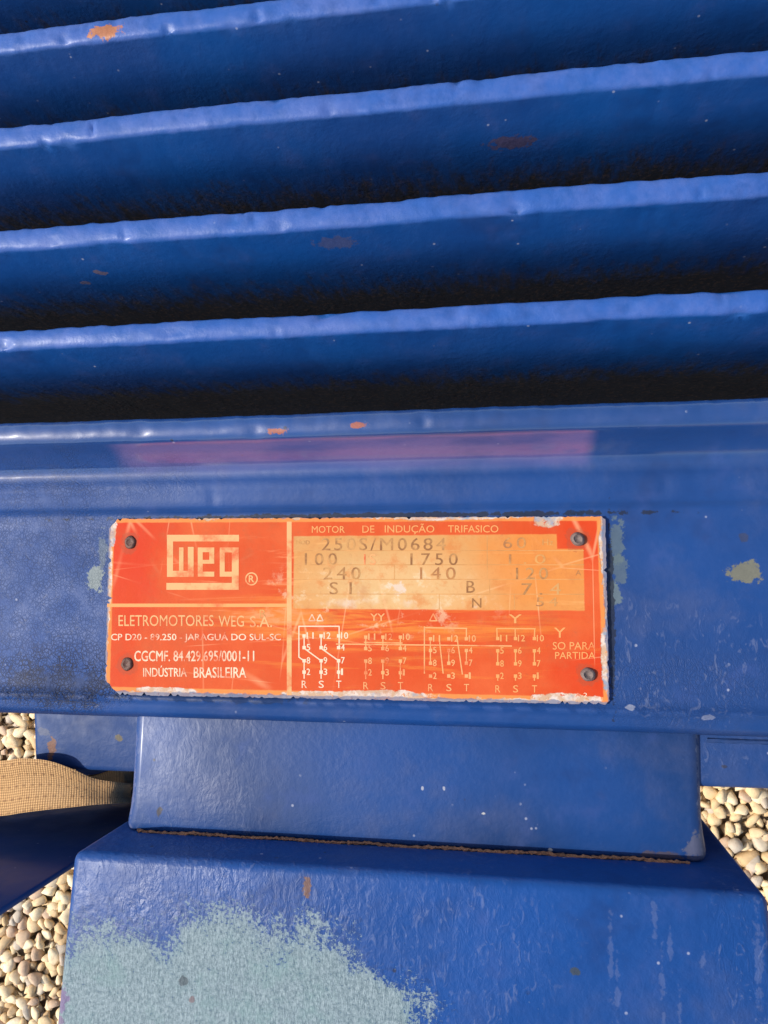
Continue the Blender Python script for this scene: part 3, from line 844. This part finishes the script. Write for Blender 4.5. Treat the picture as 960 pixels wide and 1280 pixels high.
lk = [L4(108, 328, 108, 148), L4(106, 150, 340, 150), L4(338, 150, 338, 270), L4(138, 205, 138, 272), L4(235, 205, 235, 272), L4(138, 276, 232, 345), L4(235, 276, 332, 345),
      L4(108, 326, 136, 347), L4(138, 347, 138, 450), L4(235, 347, 235, 450), L4(335, 347, 335, 450)]
diagram(co1, ro1, lk, NUM, 'RST', c4(0, 484)[1], ink_box)
co2 = [c4(x, 0)[0] for x in (490, 588, 688)]; ro2 = [c4(0, y)[1] for y in (212, 277, 349, 415)]
lk = [L4(480, 242, 700, 246), L4(490, 212, 490, 277), L4(588, 212, 588, 277), L4(688, 212, 688, 277), L4(490, 349, 490, 452), L4(588, 349, 588, 452), L4(688, 349, 688, 452)]
diagram(co2, ro2, lk, NUM, 'RST', c4(0, 492)[1], ink_faint)
c5 = cz(550, 750, 4.364)
def L5(x0, y0, x1, y1): return (c5(x0, y0), c5(x1, y1))
co3 = [538.2, 561, 583]; ro3 = [798.5, 813, 829, 845]
lk = [((530.5, 783), (530.5, 842)), ((530.5, 784.5), (584, 785.5)), ((549, 798), (554, 842)), ((571, 795), (578, 843)), ((538, 798), (538, 829)), ((561, 813), (561, 829)), ((583, 786), (583, 799)), ((583, 813), (583, 829)),
      ((420, 805), (640, 807.5))]
diagram(co3, ro3, lk, NUM, 'RST', 860, ink_faint)
co4 = [c5(x, 0)[0] for x in (315, 412, 515)]; ro4 = [c5(0, y)[1] for y in (210, 277, 348, 415)]
lk = [L5(306, 155, 522, 157), L5(310, 155, 312, 210), L5(410, 155, 411, 210), L5(517, 155, 515, 210), L5(315, 277, 315, 348), L5(412, 277, 412, 348), L5(515, 277, 515, 348), L5(315, 410, 315, 440), L5(412, 410, 412, 440), L5(515, 410, 515, 440)]
diagram(co4, ro4, lk, NUM, 'RST', c5(0, 487)[1], ink_amber)
rects('connection_symbol', [((386, 776), (390, 768), 1.4), ((390, 768), (394, 776), 1.4), ((386, 776), (394, 776), 1.4), ((396, 776), (400, 768), 1.4), ((400, 768), (404, 776), 1.4), ((396, 776), (404, 776), 1.4)], ink_white)
text('YY', 463, 767, 481, 776, ink_faint, 0.01)
rects('connection_symbol', [((537, 776), (541.5, 767), 1.4), ((541.5, 767), (546, 776), 1.4), ((537, 776), (546, 776), 1.4)], ink_faint)
text('Y', 636, 768, 652, 779, ink_amber, 0.004)
text('Y', 692.5, 784.5, 707, 797, ink_amber, 0.0)
text('SO PARA', 691, 802.5, 744, 812, ink_amber, 0.004)
text('PARTIDA', 694, 815, 744, 823.5, ink_amber, 0.004)
text('A-2', 719, 866, 734, 871.5, ink_white, 0.004)

# rivets
def rivet(px, py, mat, h=0.0011):
    c = P(px, py, ZP); R_ = 8.6 * K
    prof = [(R_ * 1.0, -0.0004), (R_ * 0.98, h * 0.35), (R_ * 0.85, h * 0.8), (R_ * 0.6, h * 1.0), (R_ * 0.45, h * 0.72), (R_ * 0.2, h * 0.55), (0.0001, h * 0.5)]
    v, f = [], []; n = 24
    r = np.random.default_rng(int(px))
    ph = r.uniform(0, 6.28, 3)
    for (rr, z) in prof:
        for k in range(n):
            a = 2 * math.pi * k / n
            q = rr * (1 + 0.06 * math.sin(2 * a + ph[0]) + 0.03 * math.sin(5 * a + ph[1]))
            v.append((c[0] + q * math.cos(a), c[1] + q * math.sin(a), ZP + z + 0.00012 * math.sin(a * 2 + ph[2]) * (rr / R_)))
    for i in range(len(prof) - 1):
        for k in range(n):
            f.append((i * n + k, i * n + (k + 1) % n, (i + 1) * n + (k + 1) % n, (i + 1) * n + k))
    f.append(tuple(range((len(prof) - 1) * n, len(prof) * n)))
    me = mesh('rivet', v, f); smooth(me, 60)
    return link('rivet', me, mat, plate)
def rivmat(name, a, b):
    g = G(name)
    return g.out(g.mix(g.noise(500, 4, 0.65), a, b), 0.6, g.bump(g.noise(1200, 3), 0.5, 0.0006))
rm1 = rivmat('rusty_rivet', (0.035, 0.018, 0.012, 1), (0.16, 0.06, 0.035, 1))
rm2 = rivmat('grey_rivet', (0.07, 0.05, 0.045, 1), (0.24, 0.17, 0.14, 1))
rivet(163, 678, rm1, 0.0007); rivet(159, 830, rm1, 0.0007); rivet(722, 674, rm2, 0.0014); rivet(735, 843, rm2, 0.0014)

# ------------------------------------------------------------------ webbing strap
gw = G('strap_webbing')
uvn = gw.t.nodes.new('ShaderNodeUVMap'); uvn.uv_map = 'UVMap'
uv = uvn.outputs[0]
sep = gw.t.nodes.new('ShaderNodeSeparateXYZ'); gw.t.links.new(uv, sep.inputs[0])
U, V_ = sep.outputs[0], sep.outputs[1]                     # metres along / across
def wave(a, per): return gw.math('SINE', gw.math('MULTIPLY', a, 2 * math.pi / per))
d1 = wave(gw.math('ADD', U, V_), 0.0019); d2 = wave(gw.math('SUBTRACT', U, V_), 0.0019)
wv = gw.math('MULTIPLY', d1, d2)
# two rows of dark stitches
Us = gw.math('ADD', U, gw.math('MULTIPLY', gw.math('FLOOR', gw.math('DIVIDE', gw.math('ADD', V_, 0.0005), 0.0046)), 0.0013))
row = gw.step(gw.math('ABSOLUTE', gw.math('SUBTRACT', gw.math('PINGPONG', gw.math('ADD', V_, 0.0005), 0.0046), 0.0023)), 0.0006, 0.0003)
dash = gw.step(wave(Us, 0.0034), -0.1, 0.5)
stitch = gw.math('MULTIPLY', row, dash)
wc = gw.mix(gw.step(wv, -0.6, 0.7), (0.36, 0.19, 0.075, 1), (0.70, 0.42, 0.18, 1))
wc = gw.mix(gw.math('MULTIPLY', gw.math('MULTIPLY', stitch, gw.step(gw.noise(160, 3), 0.3, 0.6, 0.1, 1.0)), 0.5), wc, (0.16, 0.06, 0.025, 1))
wc = gw.mix(gw.math('MULTIPLY', gw.step(gw.noise(70, 3), 0.5, 0.75), 0.3), wc, (0.48, 0.30, 0.15, 1))
hgt = gw.math('SUBTRACT', gw.math('MULTIPLY', wv, 0.5), gw.math('MULTIPLY', stitch, 0.6))
strap_mat = gw.out(wc, 0.8, gw.bump(hgt, 0.45, 0.0006))

def ribbon(name, up, dn, mat, thick=0.0016, across=10):
    """up/dn: world points of the two selvedges"""
    def spl(p, m=90):
        p = np.array(p, float); n = len(p)
        o = []
        for i in range(n - 1):
            p0, p1, p2, p3 = p[max(i - 1, 0)], p[i], p[i + 1], p[min(i + 2, n - 1)]
            for t in np.linspace(0, 1, m // (n - 1) + 1, endpoint=False):
                o.append(0.5 * ((2 * p1) + (-p0 + p2) * t + (2 * p0 - 5 * p1 + 4 * p2 - p3) * t * t + (-p0 + 3 * p1 - 3 * p2 + p3) * t ** 3))
        o.append(p[-1]); return np.array(o)
    a, b = spl(up), spl(dn); n = len(a)
    mid = (a + b) / 2
    T = np.gradient(mid, axis=0); A = b - a
    Nn = np.cross(T, A); Nn /= np.linalg.norm(Nn, axis=1)[:, None]
    s = np.concatenate([[0], np.cumsum(np.linalg.norm(np.diff(mid, axis=0), axis=1))])
    wd = 0.021
    v, f, uvs = [], [], []
    m = across + 1
    for side_ in (1, -1):
        for i in range(n):
            for k in range(m):
                t = k / across
                bulge = thick * 0.5 * (1 - abs(2 * t - 1) ** 6) * side_
                cup = 0.0022 * math.sin(math.pi * t)
                v.append(a[i] + A[i] * t + Nn[i] * (bulge + cup)); uvs.append((s[i], t * wd))
    for q in (0, 1):
        for i in range(n - 1):
            for k in range(across):
                w0 = q * n * m + i * m + k
                f.append((w0, w0 + 1, w0 + m + 1, w0 + m) if q == 0 else (w0, w0 + m, w0 + m + 1, w0 + 1))
    me = mesh(name, v, f)
    ul = me.uv_layers.new(name='UVMap')
    for lp in me.loops: ul.data[lp.index].uv = uvs[lp.vertex_index]
    smooth(me, 80)
    return me
def Q(px, py, dz): return P(px, py, ZP + dz)
g0 = Q(-420, 975, -0.10)
upE = [(g0[0] - 0.05, g0[1] + 0.02, ZG + 0.005), Q(-420, 945, -0.12), Q(-200, 948, -0.040), Q(-60, 951, -0.030), Q(0, 951, -0.028), Q(28, 948, -0.027), Q(60, 951, -0.028), Q(90, 961, -0.031), Q(118, 973, -0.036), Q(150, 978, -0.042), Q(163, 979, -0.055), Q(172, 979, -0.10), Q(185, 979, -0.20)]
dnE = [(g0[0] - 0.05, g0[1] - 0.01, ZG + 0.005), Q(-420, 1018, -0.12), Q(-200, 1024, -0.042), Q(-60, 1023, -0.036), Q(0, 1020, -0.034), Q(28, 1016, -0.033), Q(60, 1012, -0.033), Q(90, 1009, -0.034), Q(118, 1006, -0.036), Q(150, 1004, -0.042), Q(163, 1003, -0.055), Q(172, 1003, -0.10), Q(185, 1003, -0.20)]
strap = bpy.data.objects.new('webbing_strap', None)
COL.objects.link(strap)
SL = Vector((float(P(60, 980, ZP - 0.03)[0]), float(P(60, 980, ZP - 0.03)[1]), ZG))
strap.location = SL
strap['label'] = 'tan woven webbing strap twisted round the motor leg'
strap['category'] = 'strap'
link('webbing', ribbon('webbing', upE, dnE, strap_mat), strap_mat, strap, SL)
up2 = [Q(100, 972, -0.046), Q(120, 969, -0.047), Q(145, 960, -0.048), Q(165, 955, -0.056), Q(175, 955, -0.10)]
dn2 = [Q(96, 985, -0.050), Q(120, 988, -0.052), Q(145, 986, -0.053), Q(165, 984, -0.060), Q(175, 984, -0.10)]
link('webbing_fold', ribbon('webbing_fold', up2, dn2, strap_mat), strap_mat, strap, SL)
